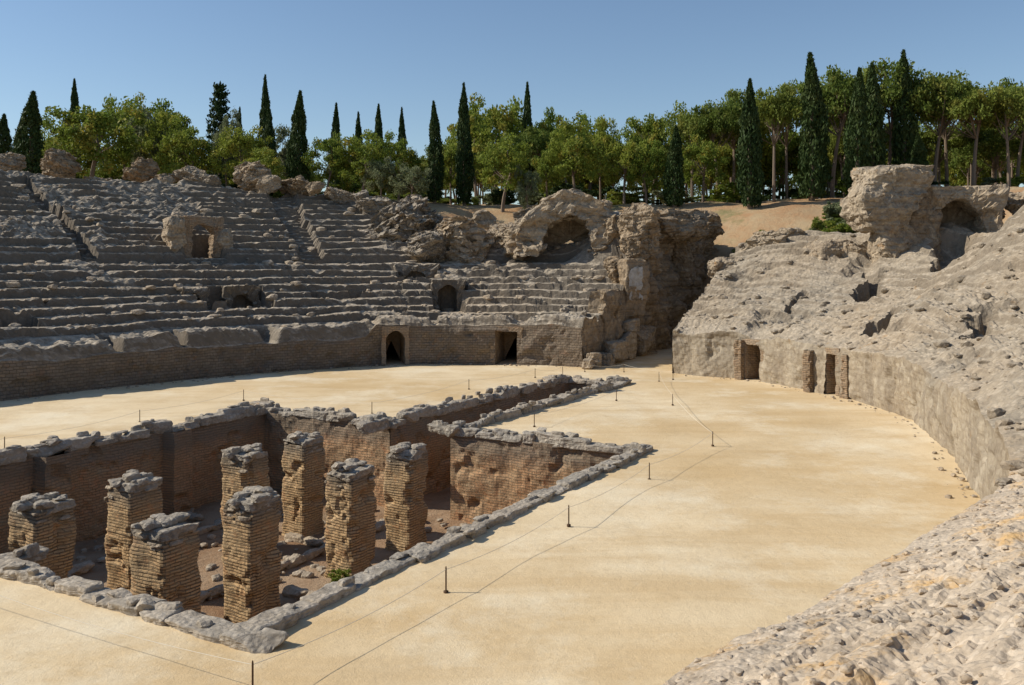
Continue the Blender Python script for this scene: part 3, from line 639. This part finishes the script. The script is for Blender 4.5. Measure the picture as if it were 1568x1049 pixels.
# ------------------------------------------------------------------ trees
def tube(pts,rad,ns=7):
    V=[];
    for p,r_ in zip(pts,rad):
        for k in range(ns):
            a=2*math.pi*k/ns; V.append((p[0]+r_*math.cos(a),p[1]+r_*math.sin(a),p[2]))
    return np.array(V),gridF(len(pts),ns,wrap_m=True,flip=True)
def leafquads(P,size,r_,vert=False):
    n=len(P); u=r_.normal(size=(n,3)); 
    if vert: u=u*.35+np.array([0,0,1.])
    u/=np.linalg.norm(u,axis=1,keepdims=True); v=np.cross(u,r_.normal(size=(n,3))); v/=np.linalg.norm(v,axis=1,keepdims=True)
    s=size*r_.uniform(.6,1.3,(n,1)); u=u*s; v=v*s*(.35 if vert else .62)
    V=np.stack([P-u,P+v*.9-u*.1,P+u,P-v*.9+u*.1],1).reshape(-1,3)
    return V,np.arange(4*n).reshape(-1,4)
def treemesh(kind,seed):
    r_=np.random.default_rng(seed); Vs=[];Fs=[];fm=[];n=0
    def add(V,F,m):
        nonlocal n
        Vs.append(V);Fs.append(F+n);fm.append(np.full(len(F),m));n+=len(V)
    if kind=='fir':
        add(*tube([(0,0,0),(0,0,.5),(0,0,1)],[.02,.012,.002]),0)
        for t_ in range(13):
            zt=.22+.06*t_; L=.30*(1-(zt-.15)/.92)+.02
            for k in range(6):
                a=k*1.047+t_*.5+r_.uniform(-.2,.2); l=L*r_.uniform(.7,1.1); N=70; q=r_.uniform(.1,1,N)
                P=np.stack([np.cos(a)*l*q,np.sin(a)*l*q,zt-.02*q+.05*q*q],-1)+r_.normal(size=(N,3))*.012
                add(*leafquads(P,.017,r_),1)
    elif kind=='cypress':
        add(*tube([(0,0,0),(0,0,.3),(0,0,.9)],[.018,.014,.003]),0)
        N=5600; zc=r_.uniform(.03,1,N)**.9
        prof=np.interp(zc,[0,.06,.2,.45,.7,.88,1],[.035,.062,.08,.074,.052,.026,.003])
        th=r_.uniform(0,6.283,N); lob=1+.38*fbm(P3(np.cos(th)*1.2+seed,np.sin(th)*1.2,zc*11),1,3,seed)
        rr=prof*lob*np.sqrt(r_.uniform(.3,1.1,N)); ax=.012*np.sin(zc*5+seed)
        P=np.stack([rr*np.cos(th)+ax,rr*np.sin(th),zc],-1)
        add(*leafquads(P,.018,r_,True),1)
    else:
        if kind=='pine': zc0,rz,rx,th_=.76,.24,.44,.55; nc=64; npq=120; ls=.017
        elif kind=='bush': zc0,rz,rx,th_=.5,.5,.5,.2; nc=34; npq=130; ls=.04
        else: zc0,rz,rx,th_=.60,.38,.45,.3; nc=60; npq=125; ls=.019
        bend=r_.normal(size=2)*.03
        tp=[(bend[0]*k*k*4,bend[1]*k*k*4,k*zc0) for k in np.linspace(0,1,7)]
        if kind!='bush': add(*tube(tp,np.linspace(.028,.012,7)),0)
        cs=[]
        while len(cs)<nc:
            d=r_.normal(size=3); d/=np.linalg.norm(d); q=r_.uniform(.3,1)**.6
            if kind=='pine' and d[2]<-.45: continue
            if kind=='broad' and d[2]<-.75: continue
            l=1+.45*float(fbm(np.array([d*1.6+seed*3.1]),1,2,seed)[0])
            cs.append(np.array([d[0]*rx*q*l,d[1]*rx*q*l,zc0+d[2]*rz*q*l]))
        for i,c in enumerate(cs):
            cr=r_.uniform(.05,.11)*(1.15 if kind!='bush' else 1.5)
            d=r_.normal(size=(npq,3)); d/=np.linalg.norm(d,axis=1,keepdims=True)
            P=c+d*(cr*r_.uniform(.3,1.15,(npq,1)))*np.array([1,1,.7])
            add(*leafquads(P,ls,r_),1)
            if i%4==0 and kind!='bush':
                b0=np.array(tp[4 if i%8 else 5]); pts=[b0+(c-b0)*k+np.array([0,0,-.03*math.sin(k*3.1)]) for k in (0,.35,.7,1)]
                add(*tube(pts,[.011,.008,.005,.002],5),0)
    V=np.concatenate(Vs);F=np.concatenate(Fs)
    return V,F,np.concatenate(fm)
protos={}
def proto(kind,i,leaf):
    key=(kind,i,leaf.name)
    if key not in protos:
        V,F,fm=treemesh('broad' if kind=='olive' else kind,i*13+5)
        o=mk(kind+'_mesh',V,F,[M_bark,leaf],fmat=fm,smooth=False); me=o.data; bpy.data.objects.remove(o); protos[key]=me
    return protos[key]
def tree(name,kind,x,y,h,w,leaf,i,parent=None,sink=.2):
    o=bpy.data.objects.new(name,proto(kind,i%5,leaf)); o.location=(x,y,gz(x,y)-sink)
    unit={'cypress':.16,'pine':.98,'broad':1.0,'bush':1.1,'olive':1.0,'fir':.6}[kind]
    o.scale=(w/unit,w/unit,h); o.rotation_euler=(0,0,random.uniform(0,6.28)); link(o,parent); return o
cyp=[(-55,100,22.4,2.2),(-44.2,85,22.1,2.3),(-46.8,88,20.2,1.6),(-49.8,105,27.1,1.6),(-28,105,27.6,1.6),(-25,95,22.6,1.3),(-21.2,92,23.4,2.0),(-21,110,25.3,1.5),(-19.5,118,25.5,1.4),(-14.1,118,26.1,1.4),(-33.9,115,25.6,1.3),
(-7.7,92,22.4,1.5),(-4.8,93,24.4,1.6),(1.8,110,27.7,1.6),(15.5,88,19.4,1.7),(21.6,84,23.0,2.1),(27.9,86,25.8,2.5),(31.4,84,24.0,2.0),(34.3,88,25.3,2.2),(40.3,95,28.1,2.4),(37.8,86,18.4,1.6),(-16.6,115,26,1.6),(29.6,90,24.5,1.8)]
for i,(x,y,zt,w) in enumerate(cyp): tree('cypress_tree','cypress',x,y,zt-gz(x,y)+.2,w*1.08,M_cyp,i)
brd=[(-41,90,22.4,8.3),(-31.7,90,20.5,5.7),(-26.3,90,19.9,5.1),(-14.6,90,19.5,5.7),(6.1,90,19.9,5.7),(10.9,90,18.9,4.5),(13.1,90,18.3,4),(-42,100,24.9,5.5),(-37.8,100,24.2,6.4),(-22.8,84,16.6,4.2),(-18.5,92,19.5,4.6),(-11.4,93,19.6,4.6),
(-6.3,95,18.9,4),(-.9,88,18.9,6.2),(9,94,20.8,4.5),(16,105,24.3,6.7),(8.9,108,24,8.4),(-1.9,112,27,8.7),(5.2,112,25.5,6),(-35,95,21.5,6),(-46,96,22,6),(3.5,92,18.5,4),(19,92,19,5),(-4,104,24,7)]
for i,(x,y,zt,w) in enumerate(brd): tree('broadleaf_tree','broad',x,y,zt-gz(x,y)+.2,w*1.15,M_leaf,i)
for i,(x,y,zt,w) in enumerate([(-9.4,86,15.8,4.3),(-29,94,22,4),(-12.5,88,16.5,3.5),(-38,96,23,5),(-24,98,20.5,5),(1.5,86,15.5,2.5)]): tree('olive_tree','olive',x,y,zt-gz(x,y)+.2,w,M_olive,i)
pin=[(19.1,98,22.8,5.5),(21.4,96,23.1,6),(25.5,90,23.4,5.4),(32.9,95,26,7.4),(39.9,98,26.9,8.3),(43.8,96,26.2,7.5),(46.9,94,25.1,7.3),(50,93,24.2,6),(58,97,25,8),(28.5,96,24.4,5.5),(36,100,27,7),(54,99,26,7),(48,102,26.4,7),(64,96,25,8),(24,100,24.5,6)]
for i,(x,y,zt,w) in enumerate(pin): tree('stone_pine_tree','pine',x,y,zt-gz(x,y)+.2,w*1.2,M_pine,i)
tree('fir_tree','fir',-33.5,106,27.3-gz(-33.5,106),6.0,M_cyp,3)
e=empty('distant_trees')
rr=random.Random(3)
for i in range(230):
    x=rr.uniform(-85,95); y=rr.uniform(102,150); 
    base=19.8+ (3.4 if x>15 else 0)+(1.3 if -10<x<15 else 0)
    h=base+ (y-100)*.055+rr.uniform(-2.5,1.0)-gz(x,y)
    k=rr.choice(['broad','pine','broad','pine']); tree('distant_tree_%03d'%i,k,x,y,h,rr.uniform(5,8.5),M_pine if k=='pine' else M_leaf,i,parent=e)
e=empty('hedge_undergrowth')
for i in range(100):
    x=rr.uniform(-60,70); y=rr.uniform(94,102) if i%3 else rr.uniform(102,112)
    tree('undergrowth_%03d'%i,'bush',x,y,rr.uniform(1.0,3.0),rr.uniform(2.5,5),rr.choice([M_leaf,M_pine,M_cyp,M_olive]),i,parent=e)
for i in range(40):
    x=rr.uniform(17,29); y=rr.uniform(67,77)
    tree('undergrowth_%03d'%(i+200),'bush',x,y,rr.uniform(1.2,2.8),rr.uniform(1.8,3.4),rr.choice([M_leaf,M_olive,M_olive,M_pine]),i,parent=e)
for (x,y,zc,w) in ((23.5,45,5.0,.7),(-5.2,27.9,FZ,.8),(14.2,49.3,0,.5)):
    o=bpy.data.objects.new('weed_plant',proto('bush',1,M_leaf)); o.location=(x,y,zc); o.scale=(w,w,w*.7); link(o)
# ------------------------------------------------------------------ rope fences
def fence(name,pts,rope=True):
    e=empty(name)
    for i,(x,y) in enumerate(pts):
        V,F=tube([(x,y,-.05),(x,y,.46),(x,y,.5)],[.016,.016,.010],8); mk('post_%d'%i,V,F,M_iron,parent=e)
        V,F=tube([(x,y,-.03),(x,y,.02),(x,y,.025)],[.05,.05,.01],8); mk('foot_%d'%i,V,F,M_iron,parent=e)
    if rope:
        for i in range(len(pts)-1):
            a=np.array(pts[i]);b_=np.array(pts[i+1]); t=np.linspace(0,1,16); q=a+(b_-a)*t[:,None]; zz=.44-.5*t*(1-t)
            d=(b_-a)/np.linalg.norm(b_-a); nn=np.array([-d[1],d[0]]); V=[]
            for k in range(16):
                for j in range(6):
                    an=j*math.pi/3; V.append((q[k,0]+nn[0]*.0055*math.cos(an),q[k,1]+nn[1]*.0055*math.cos(an),zz[k]+.0055*math.sin(an)))
            mk('rope_%d'%i,V,gridF(16,6,wrap_m=True),M_rope,parent=e)
fence('rope_fence',[(-17,21.3),(-11,17.9),(-3.9,13.9),(-1.3,18.2),(1.4,22.8),(4.1,27.6),(7.1,32.7),(7.3,42),(8,50.3)])
fence('rope_fence',[(-20,27),(-17.4,31.7),(-15.1,37.5),(-12.6,43.4),(-6.0,39.6),(-2.2,47.2),(1.3,52),(2.9,52.9)])
fence('rope_fence',[(.88,36.5),(4.9,43.4)])
fence('rope_fence',[(8.9,51.1),(6.6,54.5),(4.3,54.6)])
# ------------------------------------------------------------------ light, sky, camera
w=bpy.data.worlds.new('World'); scene.world=w; w.use_nodes=True; nt=w.node_tree
sky=nt.nodes.new('ShaderNodeTexSky'); sky.sky_type='NISHITA'; sky.sun_disc=False
EL=math.radians(36); sky.sun_elevation=EL
sdir=Vector((-math.cos(EL),.05,math.sin(EL))).normalized()
sky.sun_rotation=math.atan2(sdir.x,sdir.y)
sky.air_density=1.0; sky.dust_density=.2; sky.ozone_density=2.6
bg=nt.nodes['Background']; bg.inputs['Strength'].default_value=.115; nt.links.new(sky.outputs[0],bg.inputs['Color'])
sun=bpy.data.lights.new('sun','SUN'); sun.energy=5.0; sun.angle=math.radians(.5); sun.color=(1,.93,.81)
so=bpy.data.objects.new('sun',sun); so.rotation_euler=sdir.to_track_quat('Z','Y').to_euler(); link(so)
cam=bpy.data.cameras.new('camera'); cam.lens=32.5; cam.sensor_width=36; cam.shift_y=-.079; cam.clip_end=5000; cam.clip_start=.1
co=bpy.data.objects.new('camera',cam); co.location=(0,0,6.5); co.rotation_euler=(math.radians(90),0,0); link(co); scene.camera=co
scene.view_settings.view_transform='Standard'; scene.view_settings.look='None'; scene.view_settings.exposure=0
